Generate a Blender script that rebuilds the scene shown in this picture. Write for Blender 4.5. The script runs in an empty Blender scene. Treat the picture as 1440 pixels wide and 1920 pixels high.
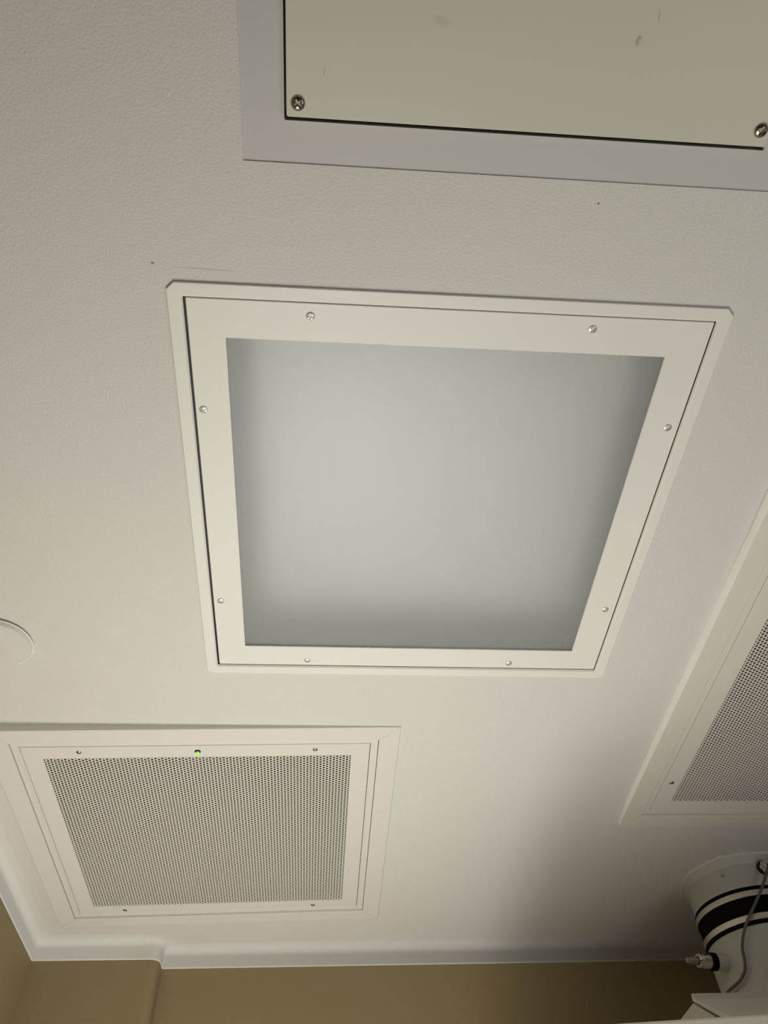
import bpy, math, random
from mathutils import Vector, Matrix

S = bpy.context.scene
C = bpy.context.collection
PI = math.pi
H = 2.5                                    # ceiling height above the floor

# ------------------------------------------------------------------ camera
cam = bpy.data.cameras.new('camera')
cam.sensor_fit = 'VERTICAL'
cam.sensor_height = 36.0
cam.lens = 1463.3 * 36.0 / 1920.0
cam.clip_start = 0.02
camo = bpy.data.objects.new('camera', cam)
C.objects.link(camo)
R = Matrix(((0.99703213, -0.06659719, -0.03862308),
            (-0.02866122, -0.78671578, 0.61664967),
            (-0.07145252, -0.61371255, -0.78628967)))
camo.matrix_world = Matrix.Translation((-0.14127, -0.67749, H - 0.85461)) @ R.transposed().to_4x4()
S.camera = camo

# ------------------------------------------------------------------ light and exposure
world = bpy.data.worlds.new('world')
S.world = world
world.use_nodes = True
world.node_tree.nodes['Background'].inputs[0].default_value = (1.0, 0.95, 0.88, 1)
world.node_tree.nodes['Background'].inputs[1].default_value = 0.02


def area(name, loc, target, size, power, col):
    l = bpy.data.lights.new(name, 'AREA')
    l.shape = 'DISK'
    l.size = size
    l.energy = power
    l.color = col
    o = bpy.data.objects.new(name, l)
    C.objects.link(o)
    o.location = loc
    o.rotation_euler = (Vector(target) - Vector(loc)).to_track_quat('-Z', 'Y').to_euler()
    return o


WARM = (1.0, 0.975, 0.895)
area('work_lamp', (-0.10, 0.35, 1.45), (-0.10, 0.35, H), 0.90, 6.7, WARM)
area('low_fill', (-0.15, 0.90, 0.90), (-0.15, 0.90, H), 0.45, 4.7, WARM)  # added fill from low down for the dim far right corner
area('side_fill', (-0.52, 0.90, 1.50), (-0.52, 0.90, H), 0.40, 1.6, WARM)  # added fill near the left wall, no such source known
area('near_fill', (-0.18, -0.14, 1.52), (-0.18, -0.14, H), 0.35, 1.15, WARM)  # added fill to brighten the ceiling nearer the camera
area('right_fill', (1.20, -0.80, 1.30), (1.20, -0.80, H), 0.80, 5.5, WARM)  # unseen fill added to lift the right side

S.view_settings.view_transform = 'Standard'
S.view_settings.look = 'None'
S.view_settings.gamma = 1.0
S.view_settings.use_curve_mapping = False
S.view_settings.exposure = 0.0


# ------------------------------------------------------------------ helpers
def mat(name, col, rough=0.5, metal=0.0, bump=0.0, scale=300.0, spec=0.5, var=0.0, vscale=3.0, emit=None, marks=None, bump2=None):
    m = bpy.data.materials.new(name)
    m.use_nodes = True
    nt = m.node_tree
    b = nt.nodes['Principled BSDF']
    b.inputs['Base Color'].default_value = (*col, 1)
    b.inputs['Roughness'].default_value = rough
    b.inputs['Metallic'].default_value = metal
    b.inputs['Specular IOR Level'].default_value = spec
    tc = nt.nodes.new('ShaderNodeTexCoord')
    if bump > 0:
        n = nt.nodes.new('ShaderNodeTexNoise')
        n.inputs['Scale'].default_value = scale
        n.inputs['Detail'].default_value = 3
        n.inputs['Roughness'].default_value = 0.55
        nt.links.new(tc.outputs['Object'], n.inputs['Vector'])
        bp = nt.nodes.new('ShaderNodeBump')
        bp.inputs['Strength'].default_value = 1.0
        bp.inputs['Distance'].default_value = bump
        nt.links.new(n.outputs['Fac'], bp.inputs['Height'])
        nt.links.new(bp.outputs['Normal'], b.inputs['Normal'])
    last = None
    if var > 0:
        n = nt.nodes.new('ShaderNodeTexNoise')
        n.inputs['Scale'].default_value = vscale
        n.inputs['Detail'].default_value = 4
        nt.links.new(tc.outputs['Object'], n.inputs['Vector'])
        r = nt.nodes.new('ShaderNodeMix')
        r.data_type = 'RGBA'
        r.inputs[6].default_value = (*[c * (1 - var) for c in col], 1)
        r.inputs[7].default_value = (*[min(1, c * (1 + var)) for c in col], 1)
        nt.links.new(n.outputs['Fac'], r.inputs[0])
        last = r.outputs[2]
    for (cx, cy, rx, ry, ang, strength, c2) in (marks or []):
        # small elliptical smudge, scratch or nail mark in the surface's own coordinates
        mp = nt.nodes.new('ShaderNodeMapping')
        mp.vector_type = 'TEXTURE'
        mp.inputs['Location'].default_value = (cx, cy, 0)
        mp.inputs['Rotation'].default_value = (0, 0, ang)
        mp.inputs['Scale'].default_value = (rx, ry, 1000)
        nt.links.new(tc.outputs['Object'], mp.inputs['Vector'])
        ln = nt.nodes.new('ShaderNodeVectorMath')
        ln.operation = 'LENGTH'
        nt.links.new(mp.outputs['Vector'], ln.inputs[0])
        mr = nt.nodes.new('ShaderNodeMapRange')
        mr.inputs['From Min'].default_value = 0.55
        mr.inputs['From Max'].default_value = 1.0
        mr.inputs['To Min'].default_value = strength
        mr.inputs['To Max'].default_value = 0.0
        nt.links.new(ln.outputs['Value'], mr.inputs['Value'])
        r = nt.nodes.new('ShaderNodeMix')
        r.data_type = 'RGBA'
        if last is None:
            r.inputs[6].default_value = (*col, 1)
        else:
            nt.links.new(last, r.inputs[6])
        r.inputs[7].default_value = (*c2, 1)
        nt.links.new(mr.outputs['Result'], r.inputs[0])
        last = r.outputs[2]
    if last is not None:
        nt.links.new(last, b.inputs['Base Color'])
    if emit:
        b.inputs['Emission Color'].default_value = (*emit[0], 1)
        b.inputs['Emission Strength'].default_value = emit[1]
    return m


def mesh_obj(name, verts, faces, m, parent=None, smooth=False, bevel=0.0):
    me = bpy.data.meshes.new(name)
    me.from_pydata([tuple(v) for v in verts], [], faces)
    me.update()
    me.materials.append(m)
    if smooth:
        me.polygons.foreach_set('use_smooth', [True] * len(me.polygons))
    o = bpy.data.objects.new(name, me)
    C.objects.link(o)
    if parent:
        o.parent = parent
    if bevel > 0:
        bv = o.modifiers.new('bevel', 'BEVEL')
        bv.width = bevel
        bv.segments = 2
        bv.limit_method = 'ANGLE'
    return o


def thing(name, label, cat, loc, rot=(0, 0, 0), group=None):
    o = bpy.data.objects.new(name, None)
    C.objects.link(o)
    o.location = loc
    o.rotation_euler = rot
    o.empty_display_size = 0.05
    o['label'] = label
    o['category'] = cat
    if group:
        o['group'] = group
    return o


def struct(o):
    o['kind'] = 'structure'
    return o


class MB:
    def __init__(s):
        s.v = []
        s.f = []

    def add(s, v, f):
        n = len(s.v)
        s.v += [tuple(p) for p in v]
        s.f += [tuple(i + n for i in q) for q in f]

    def box(s, x0, x1, y0, y1, z0, z1):
        v = [(x, y, z) for z in (z0, z1) for y in (y0, y1) for x in (x0, x1)]
        s.add(v, [(0, 2, 3, 1), (4, 5, 7, 6), (0, 1, 5, 4), (2, 6, 7, 3), (0, 4, 6, 2), (1, 3, 7, 5)])

    def loft(s, loops, closed=False, caps=False):
        n = len(loops[0])
        v = [p for l in loops for p in l]
        f = []
        k = len(loops)
        for i in range(k if closed else k - 1):
            a, b = i * n, ((i + 1) % k) * n
            for j in range(n):
                j2 = (j + 1) % n
                f.append((a + j, a + j2, b + j2, b + j))
        if caps:
            f.append(tuple(range(n))[::-1])
            f.append(tuple(range((k - 1) * n, k * n)))
        s.add(v, f)

    def prism(s, poly, x0, x1, axis='x'):
        n = len(poly)
        if axis == 'x':
            v = [(x0, a, b) for a, b in poly] + [(x1, a, b) for a, b in poly]
        else:
            v = [(a, b, x0) for a, b in poly] + [(a, b, x1) for a, b in poly]
        f = [tuple(range(n)), tuple(range(n, 2 * n))[::-1]]
        f += [(i, (i + 1) % n + 0, (i + 1) % n + n, i + n) for i in range(n)]
        s.add(v, f)

    def build(s, name, m, parent=None, smooth=False, bevel=0.0, recalc=True):
        o = mesh_obj(name, s.v, s.f, m, parent, smooth, bevel)
        if recalc:
            import bmesh
            bm = bmesh.new()
            bm.from_mesh(o.data)
            bmesh.ops.recalc_face_normals(bm, faces=bm.faces)
            bm.to_mesh(o.data)
            bm.free()
        return o


def rrect(hx, hy, r, z, seg=1, cx=0.0, cy=0.0, cham=False):
    out = []
    for k, (sx, sy) in enumerate(((1, 1), (-1, 1), (-1, -1), (1, -1))):
        for i in range(seg + 1):
            a0 = PI / 2 * k
            a = a0 + PI / 2 * i / seg
            c, s = math.cos(a), math.sin(a)
            if cham and k >= 2:                      # straight chamfer on the near corners
                t = i / seg
                c = math.cos(a0) * (1 - t) + math.cos(a0 + PI / 2) * t
                s = math.sin(a0) * (1 - t) + math.sin(a0 + PI / 2) * t
            out.append((cx + sx * (hx - r) + r * c, cy + sy * (hy - r) + r * s, z))
    return out


def circ(r, z, n=48, c=(0, 0), jit=None):
    return [(c[0] + (r + (jit(i) if jit else 0)) * math.cos(2 * PI * i / n),
             c[1] + (r + (jit(i) if jit else 0)) * math.sin(2 * PI * i / n), z) for i in range(n)]


def lathe_dir(prof, origin, axis, n=32):
    """rings (distance along axis, radius) -> loops around a free axis"""
    ax = Vector(axis).normalized()
    up = Vector((0, 0, 1)) if abs(ax.z) < 0.9 else Vector((1, 0, 0))
    e1 = ax.cross(up).normalized()
    e2 = ax.cross(e1).normalized()
    o = Vector(origin)
    return [[tuple(o + ax * t + (e1 * math.cos(2 * PI * i / n) + e2 * math.sin(2 * PI * i / n)) * r) for i in range(n)] for t, r in prof]


def tube(pts, r, n=12, sub=10):
    P = [Vector(p) for p in pts]
    path = []
    for i in range(len(P) - 1):
        p0 = P[i - 1] if i else P[0] * 2 - P[1]
        p1, p2 = P[i], P[i + 1]
        p3 = P[i + 2] if i + 2 < len(P) else P[-1] * 2 - P[-2]
        for k in range(sub):
            t = k / sub
            path.append(0.5 * ((2 * p1) + (p2 - p0) * t + (2 * p0 - 5 * p1 + 4 * p2 - p3) * t * t + (3 * p1 - p0 - 3 * p2 + p3) * t ** 3))
    path.append(P[-1])
    loops = []
    ref = Vector((0.3, 0.9, 0.2)).normalized()
    for i, p in enumerate(path):
        t = (path[min(i + 1, len(path) - 1)] - path[max(i - 1, 0)]).normalized()
        e1 = (ref - t * ref.dot(t)).normalized()
        ref = e1
        e2 = t.cross(e1)
        loops.append([tuple(p + (e1 * math.cos(2 * PI * k / n) + e2 * math.sin(2 * PI * k / n)) * r) for k in range(n)])
    return loops


def screw_mesh(name, r, h, kind, m, rot=0.0, depth=0.003, nr=30, nt=96):
    """round head hanging below z=0 with a real recessed drive"""
    v, f = [], []
    c, s = math.cos(rot), math.sin(rot)

    def inside(x, y):
        u, w = c * x + s * y, -s * x + c * y
        if kind == 'slot':
            return abs(w) < 0.13 * r
        a, L = 0.15 * r, 0.66 * r
        au, aw = abs(u), abs(w)
        return (au < L and aw < a + 0.10 * (L - au)) or (aw < L and au < a + 0.10 * (L - aw))
    for i in range(nr + 1):
        q = i / nr * r
        for j in range(nt):
            t = 2 * PI * j / nt
            x, y = q * math.cos(t), q * math.sin(t)
            z = -h * math.sqrt(max(0.0, 1 - (q / r) ** 2 * 0.97)) - 0.0002
            if q < 0.93 * r and inside(x, y):
                z += depth
            v.append((x, y, z))
    for i in range(nr):
        for j in range(nt):
            j2 = (j + 1) % nt
            f.append((i * nt + j, i * nt + j2, (i + 1) * nt + j2, (i + 1) * nt + j))
    # rim going up into the sheet
    b = len(v)
    for j in range(nt):
        t = 2 * PI * j / nt
        v.append((r * math.cos(t), r * math.sin(t), 0.001))
    for j in range(nt):
        j2 = (j + 1) % nt
        f.append((nr * nt + j, nr * nt + j2, b + j2, b + j))
    me = bpy.data.meshes.new(name)
    me.from_pydata(v, [], f)
    me.materials.append(m)
    return me


def put(name, me, loc, parent, rz=0.0):
    o = bpy.data.objects.new(name, me)
    C.objects.link(o)
    o.parent = parent
    o.location = loc
    o.rotation_euler = (0, 0, rz)
    return o


# ------------------------------------------------------------------ materials
dk = (0.10, 0.085, 0.065)
M_ceil = mat('ceiling_paint', (0.66, 0.645, 0.615), 0.75, bump=0.0007, scale=330, spec=0.25, var=0.015, vscale=2.5,
             marks=[(-0.342, -0.349, 0.0022, 0.0018, 0, 0.75, dk), (0.139, -0.439, 0.0016, 0.0016, 0, 0.7, dk),
                    (-0.285, -0.345, 0.040, 0.0007, 0.02, 0.35, dk)])
M_cove = mat('cove_paint', (0.68, 0.665, 0.635), 0.6, bump=0.0006, scale=90, spec=0.3)
M_wall = mat('beige_wall_paint', (0.285, 0.222, 0.115), 0.65, bump=0.0006, scale=220, spec=0.3, var=0.02)
M_floor = mat('floor_vinyl', (0.34, 0.31, 0.27), 0.5, var=0.06, vscale=6)
M_white = mat('white_powder_coat', (0.78, 0.765, 0.72), 0.42, bump=0.00008, scale=900, spec=0.4, var=0.012, vscale=4)
M_vent = mat('cream_powder_coat', (0.705, 0.68, 0.625), 0.45, bump=0.00008, scale=900, spec=0.4, var=0.012, vscale=4)
M_grey = mat('grey_primer_plate', (0.57, 0.555, 0.53), 0.5, spec=0.35, var=0.03, vscale=5)
M_panel = mat('cream_panel_paint', (0.64, 0.615, 0.535), 0.45, spec=0.35, var=0.02, vscale=5,
              marks=[(0.088, 0.0, 0.0035, 0.0055, 0.1, 0.55, (0.30, 0.24, 0.16)), (0.0905, 0.001, 0.0026, 0.0036, 0.1, 1.0, (0.61, 0.58, 0.50)),
                     (0.102, -0.021, 0.0008, 0.006, -0.15, 0.6, (0.3, 0.26, 0.2)), (-0.209, 0.044, 0.0006, 0.005, 0.1, 0.6, (0.3, 0.26, 0.2)),
                     (-0.101, -0.004, 0.012, 0.005, 0.1, 0.35, (0.5, 0.42, 0.34))])
M_steel = mat('stainless_steel', (0.42, 0.38, 0.33), 0.28, metal=1.0)
M_zinc = mat('zinc_screw', (0.70, 0.68, 0.65), 0.42, metal=0.7)
M_bright = mat('nickel_plate', (0.75, 0.73, 0.69), 0.22, metal=1.0)
M_filter = mat('dark_filter_mat', (0.085, 0.072, 0.055), 0.9, bump=0.003, scale=40, spec=0.1, var=0.15, vscale=25)
M_rubber = mat('black_rubber', (0.004, 0.004, 0.004), 0.7, spec=0.06)
M_duct = mat('white_duct_paint', (0.55, 0.55, 0.52), 0.42, spec=0.4, var=0.02, vscale=8)
M_caulk = mat('white_caulk', (0.66, 0.64, 0.59), 0.4, bump=0.002, scale=60, spec=0.5)
M_bead = mat('smooth_white_caulk', (0.84, 0.83, 0.79), 0.35, spec=0.5)
M_band = mat('brushed_steel_band', (0.72, 0.66, 0.57), 0.34, metal=0.85, var=0.08, vscale=30)
M_cable = mat('grey_cable_jacket', (0.13, 0.12, 0.10), 0.5, spec=0.4)
M_box = mat('offwhite_cabinet_enamel', (0.64, 0.61, 0.55), 0.45, spec=0.4, var=0.01)
M_black = mat('black_plastic', (0.008, 0.008, 0.007), 0.4, spec=0.3)
M_led = mat('green_led', (0.2, 0.7, 0.05), 0.3, emit=((0.22, 0.85, 0.02), 1.1))
M_house_side = mat('housing_shade_grey', (0.16, 0.16, 0.157), 0.6)
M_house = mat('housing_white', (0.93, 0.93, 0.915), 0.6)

M_diff = bpy.data.materials.new('frosted_acrylic')
M_diff.use_nodes = True
nt = M_diff.node_tree
nt.nodes.clear()
out = nt.nodes.new('ShaderNodeOutputMaterial')
df = nt.nodes.new('ShaderNodeBsdfDiffuse'); df.inputs[0].default_value = (0.86, 0.87, 0.85, 1)
tr = nt.nodes.new('ShaderNodeBsdfTranslucent'); tr.inputs[0].default_value = (0.96, 0.965, 0.96, 1)
rf = nt.nodes.new('ShaderNodeBsdfRefraction'); rf.inputs[0].default_value = (0.98, 0.985, 0.98, 1)
rf.inputs['Roughness'].default_value = 0.72; rf.inputs['IOR'].default_value = 1.25
gl = nt.nodes.new('ShaderNodeBsdfGlossy'); gl.inputs['Roughness'].default_value = 0.35
m1 = nt.nodes.new('ShaderNodeMixShader'); m1.inputs[0].default_value = 0.45
m2 = nt.nodes.new('ShaderNodeMixShader'); m2.inputs[0].default_value = 0.74
m3 = nt.nodes.new('ShaderNodeMixShader')
fr = nt.nodes.new('ShaderNodeFresnel'); fr.inputs[0].default_value = 1.4
nt.links.new(df.outputs[0], m1.inputs[1]); nt.links.new(tr.outputs[0], m1.inputs[2])
nt.links.new(m1.outputs[0], m2.inputs[1]); nt.links.new(rf.outputs[0], m2.inputs[2])
nt.links.new(fr.outputs[0], m3.inputs[0]); nt.links.new(m2.outputs[0], m3.inputs[1]); nt.links.new(gl.outputs[0], m3.inputs[2])
nt.links.new(m3.outputs[0], out.inputs[0])

# ------------------------------------------------------------------ room shell
XL, XR, YR = -0.796, 2.30, -2.50
YP, XP = 1.304, -0.505                      # face of the shallow pillar and its right corner
YF = 1.356                                  # far wall beside the pillar
SL = -0.0092                                # the far wall runs slightly out of square
yfar = lambda x: YF + SL * (x - XP)

PX, PY = 0.052, -0.461 - 0.29               # access panel recess centre
VL = (-0.3591, 0.8314)                      # left vent centre
VR = (0.834, 0.123)                         # right vent centre
RVY = 0.610                                 # half length of the right vent door
DC = (0.813, 1.029)                         # duct axis
holes = [(-0.3215, 0.3215, -0.3215, 0.3215),
         (PX - 0.290, PX + 0.290, PY - 0.290, PY + 0.290),
         (VL[0] - 0.33, VL[0] + 0.33, VL[1] - 0.33, VL[1] + 0.33),
         (VR[0] - 0.33, VR[0] + 0.33, VR[1] - RVY - 0.022, VR[1] + RVY + 0.022)]
xs = sorted({XL - 0.1, XR + 0.1} | {h[0] for h in holes} | {h[1] for h in holes})
ys = sorted({YR - 0.1, 1.5} | {h[2] for h in holes} | {h[3] for h in holes})
cv, cf = [], []
idx = {}


def vid(x, y, z):
    k = (round(x, 5), round(y, 5), z)
    if k not in idx:
        idx[k] = len(cv)
        cv.append((x, y, z))
    return idx[k]


for i in range(len(xs) - 1):
    for j in range(len(ys) - 1):
        mx, my = (xs[i] + xs[i + 1]) / 2, (ys[j] + ys[j + 1]) / 2
        if any(h[0] < mx < h[1] and h[2] < my < h[3] for h in holes):
            continue
        cf.append((vid(xs[i], ys[j], 0), vid(xs[i], ys[j + 1], 0), vid(xs[i + 1], ys[j + 1], 0), vid(xs[i + 1], ys[j], 0)))
for h in holes:
    q = [(h[0], h[2]), (h[1], h[2]), (h[1], h[3]), (h[0], h[3])]
    for k in range(4):
        a, b = q[k], q[(k + 1) % 4]
        # walls of the opening, split at the grid lines so that the mesh stays joined
        cf.append((vid(*a, 0), vid(*b, 0), vid(*b, 0.03), vid(*a, 0.03)))
ceil = struct(mesh_obj('ceiling', cv, cf, M_ceil))
ceil.location = (0, 0, H)

mb = MB(); mb.box(XL - 0.1, XR + 0.1, YR - 0.1, 1.5, -0.05, 0); struct(mb.build('floor', M_floor))
zt = H - 0.0432
mb = MB(); mb.box(XL - 0.1, XL, YR, 1.5, 0, zt + 0.04); struct(mb.build('wall_left', M_wall))
mb = MB(); mb.box(XR, XR + 0.1, YR, 1.5, 0, H); struct(mb.build('wall_right', M_wall))
mb = MB(); mb.box(XL - 0.1, XR + 0.1, YR - 0.1, YR, 0, H); struct(mb.build('wall_rear', M_wall))
mb = MB()
mb.prism([(XP - 0.05, yfar(XP - 0.05)), (XR, yfar(XR)), (XR, 1.5), (XP - 0.05, 1.5)], 0, zt + 0.04, 'z')
struct(mb.build('wall_far', M_wall))


def wall_path():
    """points and inward normals of the wall line: left wall, pillar, step, far wall"""
    rho = 0.022
    P = [((XL, YR), (1, 0)), ((XL, YP), None)]
    for k in range(7):
        a = -PI / 2 + (PI / 2) * k / 6
        n = (math.cos(a), math.sin(a))
        P.append(((XP - rho + rho * n[0], YP + rho + rho * n[1]), n))
    P.append(((XP, YF), 'in2'))
    P.append(((XR, yfar(XR)), (SL, -1)))
    return P


def offset_path(d):
    o = []
    for p, n in wall_path():
        if n is None:
            n1, n2 = Vector((1, 0)), Vector((0, -1))
            v = (n1 + n2) / (1 + n1.dot(n2))
        elif n == 'in2':
            n1, n2 = Vector((1, 0)), Vector((SL, -1)).normalized()
            v = (n1 + n2) / (1 + n1.dot(n2))
        else:
            v = Vector(n).normalized()
        o.append((p[0] + v.x * d, p[1] + v.y * d))
    return o


# pillar below the white band: follows the same rounded corner
wp = offset_path(0.0)
poly = wp[1:10] + [(XP, 1.45), (XL, 1.45)]
mb = MB(); mb.prism(poly, 0, zt + 0.04, 'z'); struct(mb.build('wall_pillar', M_wall))
# curved white coving with its short upright band
prof = [(0.0, -0.0436), (0.0016, -0.0433), (0.0018, -0.040)]
rc = 0.017
for k in range(9):
    a = PI / 2 * k / 8
    prof.append((0.0018 + rc - rc * math.cos(a), -0.0005 - rc + rc * math.sin(a)))
prof.append((0.05, 0.0006))
v, f = [], []
for d, z in prof:
    v += [(x, y, H + z) for x, y in offset_path(d)]
n = len(wp)
for i in range(len(prof) - 1):
    for j in range(n - 1):
        f.append((i * n + j, i * n + j + 1, (i + 1) * n + j + 1, (i + 1) * n + j))
mb = MB(); mb.add(v, f)
cove = struct(mb.build('trim_1', M_cove, smooth=True))

# ------------------------------------------------------------------ recessed light fixture
fx = thing('ceiling_light', 'large square white ceiling light with frosted panel and eight small screws', 'ceiling light', (0, 0, H))
mb = MB()
mb.loft([rrect(0.330, 0.330, 0.009, 0.001, 4, cham=True), rrect(0.330, 0.330, 0.009, -0.0028, 4, cham=True), rrect(0.3292, 0.3292, 0.0086, -0.0036, 4, cham=True),
         rrect(0.3155, 0.3155, 0.0012, -0.0036, 4), rrect(0.3145, 0.3145, 0.0010, -0.0033, 4), rrect(0.3126, 0.3126, 0.0010, -0.0010, 4), rrect(0.3126, 0.3126, 0.0010, 0.0004, 4),
         rrect(0.3200, 0.3200, 0.0010, 0.0012, 4)], closed=True)
mb.build('trim_frame', M_white, fx)
mb = MB()
mb.loft([rrect(0.3205, 0.3205, 0.001, 0.0016, 4), rrect(0.3070, 0.3070, 0.001, 0.0016, 4), rrect(0.3070, 0.3070, 0.001, 0.0116, 4), rrect(0.3205, 0.3205, 0.001, 0.0116, 4)], closed=True)
mb.build('gap_shade', M_black, fx)  # black ring added so the gap round the door stays dark
mb = MB()
dx = 0.0007
mb.loft([rrect(0.3104, 0.3112, 0.0008, 0.0015, 2, dx), rrect(0.3104, 0.3112, 0.0015, 0.0000, 2, dx), rrect(0.3096, 0.3104, 0.0015, -0.0008, 2, dx),
         rrect(0.2660, 0.2660, 0.0003, -0.0008, 2, -0.0013, 0.002), rrect(0.2655, 0.2655, 0.0003, -0.0003, 2, -0.0013, 0.002),
         rrect(0.2655, 0.2655, 0.0003, 0.0015, 2, -0.0013, 0.002)], closed=True)
mb.build('door_frame', M_white, fx)
mb = MB(); mb.box(-0.300, 0.300, -0.300, 0.300, 0.0022, 0.0052)
mb.build('diffuser', M_diff, fx)
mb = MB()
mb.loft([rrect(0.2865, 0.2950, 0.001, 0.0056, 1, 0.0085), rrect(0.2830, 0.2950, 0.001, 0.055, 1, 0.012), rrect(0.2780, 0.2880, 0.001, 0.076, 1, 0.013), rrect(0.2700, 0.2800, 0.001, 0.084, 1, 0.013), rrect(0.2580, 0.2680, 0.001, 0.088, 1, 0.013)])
ho = mb.build('housing_side', M_house_side, fx)  # grey colour and left slant put in to darken the diffuser edges
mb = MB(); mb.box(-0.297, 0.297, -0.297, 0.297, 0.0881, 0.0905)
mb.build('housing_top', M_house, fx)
fs = screw_mesh('screw', 0.0052, 0.0016, 'cross', M_zinc, 0.2, depth=0.010)
for k, (x, y) in enumerate([(-0.168, -0.2955), (0.166, -0.2955), (0.297, -0.164), (0.296, 0.170), (0.164, 0.299), (-0.168, 0.299), (-0.299, 0.168), (-0.300, -0.165)]):
    put('screw', fs, (x, y, -0.0009), fx, (0, 0.5, 0.2, 0.9, 0.1, 0.35, 0.7, 1.0)[k])

# ------------------------------------------------------------------ access panel at the top
ap = thing('access_panel', 'cream metal ceiling access panel set in a grey frame with domed steel corner screws', 'access panel', (PX, PY + 0.16, H))
oy = -0.16
mb = MB()
mb.loft([rrect(0.2901, 0.2901, 0.001, 0.02, 1, 0, oy), rrect(0.2901, 0.2901, 0.001, 0.0014, 1, 0, oy), rrect(0.2480, 0.2500, 0.001, 0.0014, 1, 0, oy),
         rrect(0.2480, 0.2500, 0.001, 0.02, 1, 0, oy)], closed=True)
mb.build('frame', M_grey, ap)
mb = MB()
mb.loft([rrect(0.2455, 0.2455, 0.002, 0.0016, 2, 0, oy), rrect(0.2455, 0.2455, 0.002, -0.0042, 2, 0, oy), rrect(0.2449, 0.2449, 0.002, -0.0050, 2, 0, oy)], caps=True)
pd = mb.build('door', M_panel, ap)
ps = screw_mesh('screw', 0.0070, 0.0042, 'cross', M_steel, 0.2, depth=0.011)
for x, y, r in [(-0.182, -0.518, 0.75), (0.287, -0.521, 0.3), (-0.182, -0.984, 0.3), (0.287, -0.984, 0.9)]:
    put('screw', ps, (x - PX, y - PY - 0.16, -0.0049), ap, r)
mb = MB(); mb.box(-0.285, 0.285, -0.285 + oy, 0.285 + oy, 0.02, 0.04)
mb.build('gap_backing', M_black, ap)  # black backing added to make the gap round the panel dark


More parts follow.
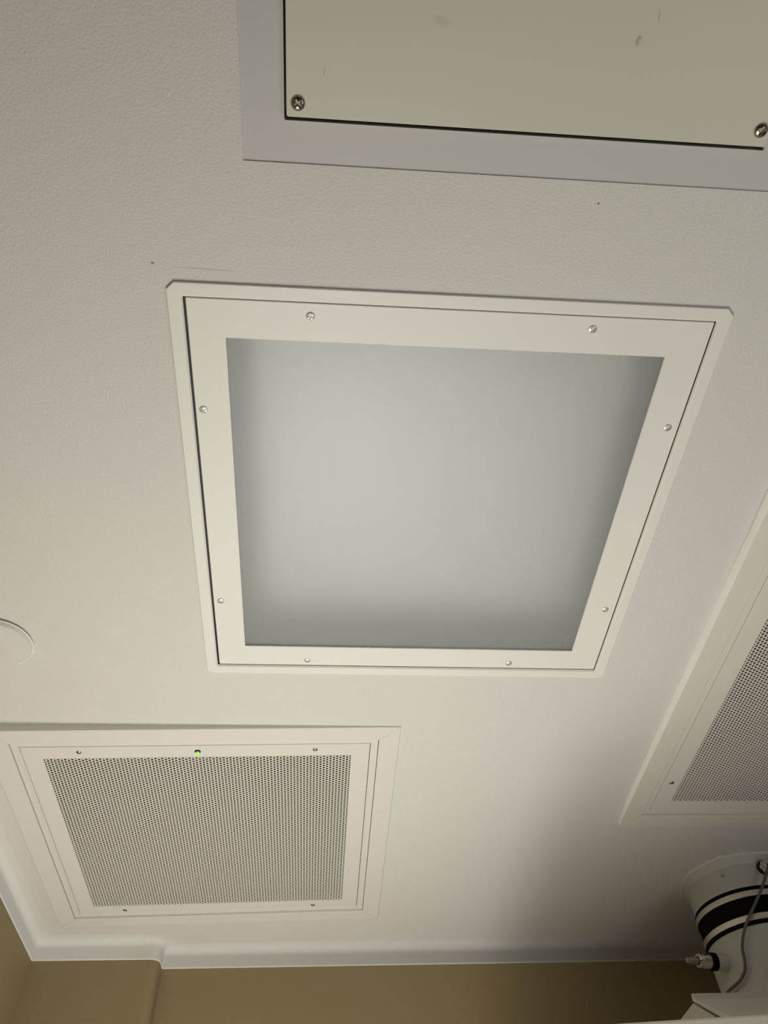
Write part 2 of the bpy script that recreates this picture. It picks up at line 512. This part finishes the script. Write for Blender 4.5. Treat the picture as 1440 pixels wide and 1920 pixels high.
# ------------------------------------------------------------------ perforated vents
def vent(t, hdx, hdy, screws, led):
    wd, ws, wo = 0.0, 0.0155, 0.0520       # door edge, inner lip, outer edge (distances from the door)
    g = 0.0335
    hgx, hgy = hdx - g, hdy - g
    # mitred outer flange, four pieces in one frame
    mb = MB()
    gap = 0.00025
    zf, zo = -0.0038, 0.015
    for side in range(4):
        if side % 2 == 0:
            La, Lb = hdx, hdy
        else:
            La, Lb = hdy, hdx
        # profile in local (along a, out b)
        sec = [(ws, 0.0044), (ws, zf + 0.0005), (ws + 0.0006, zf), (wo - 0.0008, zf), (wo, zf + 0.0008), (wo, zo)]
        loops = []
        for s in (-1, 1):
            loops.append([(s * (La + w - gap), Lb + w, z) for w, z in sec])
        a = side * PI / 2
        ca, sa = math.cos(a), math.sin(a)
        n = len(sec)
        v = [(ca * x - sa * y, sa * x + ca * y, z) for l in loops for x, y, z in l]
        f = [(i, i + 1, n + i + 1, n + i) for i in range(n - 1)] + [tuple(range(n)), tuple(range(n, 2 * n))[::-1]]
        mb.add(v, f)
    mb.build('outer_frame', M_vent, t)
    # inner lip ring
    mb = MB()
    mb.loft([rrect(hdx + ws - 0.0010, hdy + ws - 0.0010, 0.0005, 0.0045, 1), rrect(hdx + ws - 0.0010, hdy + ws - 0.0010, 0.0005, 0.0010, 1),
             rrect(hdx + 0.0018, hdy + 0.0018, 0.0005, 0.0002, 1), rrect(hdx + 0.0011, hdy + 0.0011, 0.0005, 0.0010, 1),
             rrect(hdx + 0.0011, hdy + 0.0011, 0.0005, 0.0045, 1)], closed=True)
    mb.build('inner_frame', M_vent, t)
    mb = MB()
    mb.loft([rrect(hdx + ws + 0.006, hdy + ws + 0.006, 0.0005, 0.0046, 1), rrect(hdx - 0.004, hdy - 0.004, 0.0005, 0.0046, 1),
             rrect(hdx - 0.004, hdy - 0.004, 0.0005, 0.0056, 1), rrect(hdx + ws + 0.006, hdy + ws + 0.006, 0.0005, 0.0056, 1)], closed=True)
    mb.build('gap_shade', M_black, t)  # added black ring gives the frame gaps their shade
    # door rim
    mb = MB()
    mb.loft([rrect(hdx, hdy, 0.001, 0.0044, 1), rrect(hdx, hdy, 0.001, 0.0006, 1), rrect(hdx - 0.0006, hdy - 0.0006, 0.001, 0.0, 1),
             rrect(hgx, hgy, 0.0003, 0.0, 1), rrect(hgx, hgy, 0.0003, 0.0006, 1), rrect(hgx + 0.01, hgy + 0.01, 0.0003, 0.0044, 1)], closed=True)
    mb.build('door_frame', M_vent, t)
    # perforated sheet: staggered round holes really cut, 7 mm pitch
    p = 0.00700
    rh = 0.00262
    px, py = p * math.sqrt(3) / 2, p
    nx, ny = int(hgx / px) + 2, int(hgy / py) + 2
    v, f = [], []
    hexr = p / math.sqrt(3)
    N = 12
    dirs = [(math.cos(2 * PI * k / N), math.sin(2 * PI * k / N)) for k in range(N)]
    hexd = []
    for k in range(N):
        a = 2 * PI * k / N
        aa = (a % (PI / 3)) - PI / 6
        rr = hexr * math.cos(PI / 6) / math.cos(aa)
        hexd.append((rr * math.cos(a), rr * math.sin(a)))
    cl = lambda q, h: max(-h, min(h, q))
    for i in range(-nx, nx + 1):
        for j in range(-ny, ny + 1):
            cx, cy = i * px, j * py + (py / 2 if i % 2 else 0)
            if abs(cx) > hgx + hexr * 0.99 or abs(cy) > hgy + p * 0.49:
                continue
            b = len(v)
            for (ex, ey) in hexd:
                v.append((cl(cx + ex, hgx), cl(cy + ey, hgy), 0.0006))
            for (ux, uy) in dirs:
                v.append((cl(cx + ux * rh, hgx), cl(cy + uy * rh, hgy), 0.0006))
            for (ux, uy) in dirs:
                v.append((cl(cx + ux * rh, hgx), cl(cy + uy * rh, hgy), 0.0018))
            for k in range(N):
                k2 = (k + 1) % N
                f.append((b + k, b + N + k, b + N + k2, b + k2))
                f.append((b + N + k, b + 2 * N + k, b + 2 * N + k2, b + N + k2))
    mesh_obj('perforated_sheet', v, f, M_vent, t)
    # housing with the filter behind the holes
    mb = MB()
    hx, hy = hgx + 0.018, hgy + 0.018
    mb.loft([rrect(hx, hy, 0.001, 0.0075, 1), rrect(hx, hy, 0.001, 0.06, 1)])
    mb.add(rrect(hx, hy, 0.001, 0.035, 1), [tuple(range(8))])
    mb.build('filter', M_filter, t)
    me = screw_mesh('screw', 0.0046, 0.0020, 'slot', M_steel, 0.0, depth=0.003, nr=14, nt=48)
    for k, (x, y) in enumerate(screws):
        put('screw', me, (x, y, 0.0001), t, (1.55, 1.5, 1.2, 1.8, 1.0, 0.3)[k % 6])
    if led:
        lx, ly = led
        mb = MB()
        mb.loft([circ(0.0056, 0.0005, 32), circ(0.0056, -0.0003, 32), circ(0.0052, -0.0004, 32)], caps=True)
        hb = mb.build('indicator_hole_disc', M_black, t)  # flat black disc stands in for the shaded hole
        hb.location = (lx, ly, 0)
        mb = MB()
        rr = 0.0033
        mb.loft([circ(rr, 0.0, 24)] + [circ(rr * math.cos(a), -rr * 0.9 * math.sin(a) - 0.0004, 24) for a in (0.0, 0.3, 0.6, 0.9, 1.2, 1.45)], caps=True)
        l = mb.build('indicator_light', M_led, hb, smooth=True)
        l.location = (-0.0002, 0.0030, 0)
        l['label'] = 'glowing green indicator light'


tl = math.atan(0.0197)
vl = thing('ceiling_vent', 'square perforated ceiling vent with a small green indicator light in its frame', 'ceiling vent',
           (VL[0], VL[1], H - 0.0072), (math.atan(-0.0036), -tl, -0.0034), 'perforated ceiling vents')
vent(vl, 0.3070, 0.3070, [(-0.2085, -0.2920), (0.2080, -0.2920), (0.2080, 0.2935), (-0.2085, 0.2935)], (-0.002, -0.290))
vr = thing('ceiling_vent', 'perforated ceiling vent without indicator light, cut by right image edge near the round duct', 'ceiling vent',
           (VR[0], VR[1], H - 0.0070), (0.0045, 0, 0), 'perforated ceiling vents')
vent(vr, 0.3070, RVY, [(-0.2915, 0.512), (-0.2915, -0.512), (0.2915, 0.512), (0.2915, -0.512)], None)

# painted-over bead of caulk along the left edge of that vent
mb = MB()
k = 60
lo = []
rn = random.Random(7)
for i in range(k + 1):
    y = -0.662 + 1.324 * i / k
    w = (0.0052 + 0.0007 * math.sin(i * 0.7) * rn.random() + 0.0004 * rn.random()) * min(1.0, 0.12 + (k - i) / 5)
    lo.append([(-0.359 - w, y, 0.0068), (-0.3592 - w * 0.55, y, 0.0018), (-0.3590, y, -0.0034), (-0.3585, y, 0.0068)])
mb.loft(lo, caps=True)
cbd = mb.build('caulk_bead', M_bead, vr, smooth=False)

# ------------------------------------------------------------------ round cover at the left edge
rd = thing('round_cover_plate', 'thin round white ceiling cover plate cut off by the left image edge', 'cover plate', (-0.646, 0.2665, H))
mb = MB()
mb.loft([circ(0.0485, 0.001, 96), circ(0.0485, -0.0026, 96), circ(0.0522, -0.0028, 96), circ(0.0526, -0.0038, 96), circ(0.0518, -0.0046, 96), circ(0.0506, -0.0044, 96)])
mb.build('rim', M_white, rd)
mb = MB()
mb.loft([circ(0.0506, -0.0040, 96), circ(0.0500, -0.0048, 96), circ(0.0478, -0.0085, 96), circ(0.0470, -0.0092, 96), circ(0.020, -0.0098, 96), circ(0.004, -0.0098, 96)], caps=True)
mb.build('cover', M_ceil, rd)

# ------------------------------------------------------------------ exhaust duct
RD = 0.1126
dt = thing('exhaust_duct', 'white round exhaust duct joined by a black rubber sleeve with two steel bands', 'duct', (DC[0], DC[1], H - 0.30))
zz = 0.30                                   # local z of the ceiling
rnd = random.Random(4)
J = [rnd.uniform(-1, 1) for _ in range(96)]
js = lambda a: (lambda i: a * (J[i] + J[(i + 1) % 96] + J[(i - 1) % 96] + J[(i + 2) % 96]) / 2)
mb = MB()
mb.loft([circ(0.1275, zz + 0.0005, 96, jit=js(0.0030)), circ(0.1262, zz - 0.0030, 96, jit=js(0.0026)), circ(0.1235, zz - 0.0048, 96, jit=js(0.0016)), circ(0.1200, zz - 0.0035, 96)])
mb.build('caulk', M_caulk, dt, smooth=True)
mb = MB()
mb.loft([circ(0.1225, zz, 96), circ(0.1222, zz - 0.0048, 96), circ(0.1185, zz - 0.0075, 96), circ(0.1155, zz - 0.0125, 96), circ(0.1138, zz - 0.0185, 96), circ(0.1128, zz - 0.0190, 96)])
mb.build('collar', M_duct, dt, smooth=True)
mb = MB()
mb.loft([circ(RD, zz - 0.002, 96), circ(RD, zz - 0.060, 96), circ(RD + 0.0012, zz - 0.0625, 96), circ(RD + 0.0012, zz - 0.0655, 96), circ(RD, zz - 0.070, 96), circ(RD - 0.002, zz - 0.10, 96)])
mb.build('upper_pipe', M_duct, dt, smooth=True)
mb = MB()
mb.loft([circ(RD - 0.003, zz - 0.0675, 96), circ(RD + 0.0020, zz - 0.0682, 96), circ(RD + 0.0022, zz - 0.0762, 96), circ(RD + 0.0022, zz - 0.0885, 96), circ(RD + 0.0012, zz - 0.092, 96), circ(RD - 0.0005, zz - 0.106, 96),
         circ(RD + 0.0012, zz - 0.119, 96), circ(RD + 0.0022, zz - 0.1231, 96), circ(RD + 0.0022, zz - 0.1355, 96), circ(RD + 0.0020, zz - 0.1430, 96), circ(RD - 0.003, zz - 0.1437, 96)])
mb.build('rubber_sleeve', M_rubber, dt, smooth=True)
for a, b in ((0.0762, 0.0885), (0.1231, 0.1355)):
    mb = MB()
    mb.loft([circ(RD + 0.002, zz - a, 96), circ(RD + 0.0034, zz - a - 0.0004, 96), circ(RD + 0.0035, zz - a - 0.0012, 96), circ(RD + 0.0035, zz - b + 0.0012, 96), circ(RD + 0.0034, zz - b + 0.0004, 96), circ(RD + 0.002, zz - b, 96)])
    # clamp joint
    band = mb.build('steel_band', M_band, dt)
mb = MB()
ang = math.atan2(0.917 - DC[1], 0.8005 - DC[0])
mb.box(-0.0012, 0.0012, -0.0012, 0.0012, -0.0063, 0.0063)
cl_ = mb.build('clamp_joint', M_black, dt)
cl_.location = ((RD + 0.0036) * math.cos(ang), (RD + 0.0036) * math.sin(ang), zz - 0.1293)
mb = MB()
mb.loft([circ(RD - 0.001, zz - 0.10, 96), circ(RD, zz - 0.140, 96), circ(RD, 0.0, 96)])
mb.build('lower_pipe', M_duct, dt, smooth=True)


def on_duct(px_, py_, z):
    a = math.atan2(py_ - DC[1], px_ - DC[0])
    return (RD * math.cos(a), RD * math.sin(a), z), (math.cos(a), math.sin(a), 0)


o_, a_ = on_duct(0.7401, 0.9432, zz - 0.0334)
mb = MB(); mb.loft(lathe_dir([(-0.001, 0.0038), (0.0008, 0.0037), (0.0012, 0.0030), (0.0010, 0.0022), (-0.0010, 0.0020)], o_, a_, 20), caps=True)
mb.build('rivet', M_steel, dt, smooth=True)
# threaded gland at the top where the cable enters
o_, a_ = on_duct(0.8235, 0.9169, zz - 0.0315)
mb = MB(); mb.loft(lathe_dir([(-0.002, 0.0150), (0.003, 0.0150), (0.004, 0.0138), (0.004, 0.006)], o_, a_, 32), caps=True)
tg = mb.build('cable_gland_washer', M_black, dt)
mb = MB(); mb.loft(lathe_dir([(0.004, 0.0130), (0.0095, 0.0130), (0.0105, 0.0118)], o_, a_, 6), caps=True)
mb.build('cable_gland_nut', M_bright, dt, bevel=0.0008)
mb = MB(); mb.loft(lathe_dir([(0.0105, 0.0098), (0.020, 0.0098), (0.0225, 0.0084), (0.0225, 0.0045)], o_, a_, 28), caps=True)
mb.build('cable_gland_cap', M_bright, dt, smooth=False)
# probe fitting sticking out to the left
bx = Vector((0.7150 - DC[0], 1.0000 - DC[1], zz - 0.1875))
ax = Vector((-1.0, -0.08, 0.03)).normalized()
def fit(name, prof, n, m, **kw):
    q = MB(); q.loft(lathe_dir(prof, bx, ax, n), caps=True)
    return q.build(name, m, dt, **kw)


fit('welded_boss', [(-0.012, 0.0165), (0.0298, 0.0165), (0.0312, 0.0152)], 40, M_duct)
fit('gasket_ring', [(0.0308, 0.0135), (0.0318, 0.0166), (0.0420, 0.0170), (0.0438, 0.0150)], 40, M_rubber)
fit('ribbed_nut', [(0.0434, 0.0138), (0.0600, 0.0142), (0.0616, 0.0136)], 14, M_bright, bevel=0.0006)
fit('compression_cap', [(0.0612, 0.0136), (0.0670, 0.0136), (0.0705, 0.0122), (0.0705, 0.0090), (0.0650, 0.0088)], 36, M_bright)
fit('probe_tip', [(0.0645, 0.0070), (0.0880, 0.0067), (0.0892, 0.0060), (0.0935, 0.0058), (0.0950, 0.0046)], 28, M_steel)

# cable hanging from the gland down to the canopy
cb = thing('cable', 'thin dark grey cable hanging in a curve down the front of the round duct', 'cable', (0.72, 0.95, H - 0.24))
gx, gy = on_duct(0.8235, 0.9169, 0)[1][:2]
G = Vector((DC[0] + gx * (RD + 0.0205), DC[1] + gy * (RD + 0.0205), -0.0330))
pts = [G - Vector((gx, gy, 0)) * 0.004, G + Vector((gx, gy, -0.2)) * 0.004, (0.8150, 0.8925, -0.0480), (0.7905, 0.8985, -0.0830), (0.7610, 0.9130, -0.1185), (0.7412, 0.9255, -0.1430), (0.729, 0.9360, -0.1650),
       (0.7228, 0.9430, -0.1830), (0.7210, 0.9480, -0.2010), (0.7191, 0.9511, -0.2121), (0.7155, 0.9557, -0.2222), (0.707, 0.9687, -0.2328), (0.6983, 0.9875, -0.2372), (0.6900, 1.0145, -0.2420), (0.6850, 1.055, -0.2600), (0.6850, 1.09, -0.2950)]
L = Vector((0.72, 0.95, -0.24))
mb = MB(); mb.loft(tube([Vector(p) - L for p in pts], 0.0030), caps=True)
mb.build('jacket', M_cable, cb, smooth=True)

# ------------------------------------------------------------------ cabinet and its sloping canopy under the duct
cx0, cx1 = 0.5440, 1.40
cn = thing('exhaust_canopy', 'off-white sloping metal canopy beneath the round duct', 'canopy', (0.90, 1.0, H - 0.427))
Lz = -0.427
off = lambda P: [(y - 1.0, z - Lz) for y, z in P]
slope = (Vector((0.728, -0.3785)) - Vector((0.8445, -0.3090))).normalized()
nrm = Vector((slope.y, -slope.x)) if slope.y < 0 else Vector((-slope.y, slope.x))
th = 0.0098
e1 = Vector((0.690, -0.4018))
back = Vector((-slope.y, slope.x))
if back.x < 0:
    back = -back
lid = [(0.8515, -0.2990), (0.8460, -0.2995), (0.8445, -0.3100), tuple(e1), tuple(e1 + back * th), (0.8515 + 0.0035, -0.3095)]
mb = MB(); mb.prism(off(lid), cx0 - 0.90, cx1 - 0.90)
mb.build('lid', M_box, cn, bevel=0.0012)
mb = MB()
body = [(0.8575, -0.3118), (1.30, -0.3118), (1.30, -0.4268), (0.706, -0.4268), (0.706, -0.4140)]
mb.prism(off(body), cx0 + 0.0015 - 0.90, cx1 - 0.90)
mb.build('body', M_box, cn)
# top plate closing the canopy around the duct
mb = MB(); mb.box(cx0 + 0.003 - 0.90, cx1 - 0.90, 0.853 - 1.0, 0.30, -0.3250 - Lz, -0.3130 - Lz)
mb.build('top_plate', M_box, cn)
# dark slot in the lid
sp = Vector((0.7265, -0.3793))
mid = sp
s0, s1 = mid - slope * 0.0050, mid + slope * 0.0030
outn = -back
poly = [tuple(s0 + outn * 0.0004), tuple(s1 + outn * 0.0004), tuple(s1 - outn * 0.003), tuple(s0 - outn * 0.003)]
mb = MB(); mb.prism(off(poly), 0.566 - 0.90, cx1 - 0.05 - 0.90)
mb.build('slot', M_black, cn)

bc = thing('safety_cabinet', 'off-white cabinet whose top edge shows along the bottom right corner of the image', 'cabinet', (0.85, 0.95, 0))
mb = MB()
ztl, ztr = H - 0.4290, H - 0.4290
v = [(0.20, 0.611, 0.75), (1.45, 0.460, 0.75), (1.45, 1.31, 0.75), (0.20, 1.31, 0.75),
     (0.20, 0.611, H - 0.4275), (1.45, 0.460, H - 0.4275), (1.45, 1.31, H - 0.4275), (0.20, 1.31, H - 0.4275)]
mb.add([(x - 0.85, y - 0.95, z) for x, y, z in v], [(0, 1, 2, 3), (4, 7, 6, 5), (0, 4, 5, 1), (1, 5, 6, 2), (2, 6, 7, 3), (3, 7, 4, 0)])
mb.build('body', M_box, bc, bevel=0.004)
for sx in (0.23, 1.38):
    for sy in (0.64, 1.24):
        mb = MB(); mb.box(sx - 0.85, sx + 0.04 - 0.85, sy - 0.95, sy + 0.04 - 0.95, 0, 0.75)
        mb.build('leg', M_box, bc)
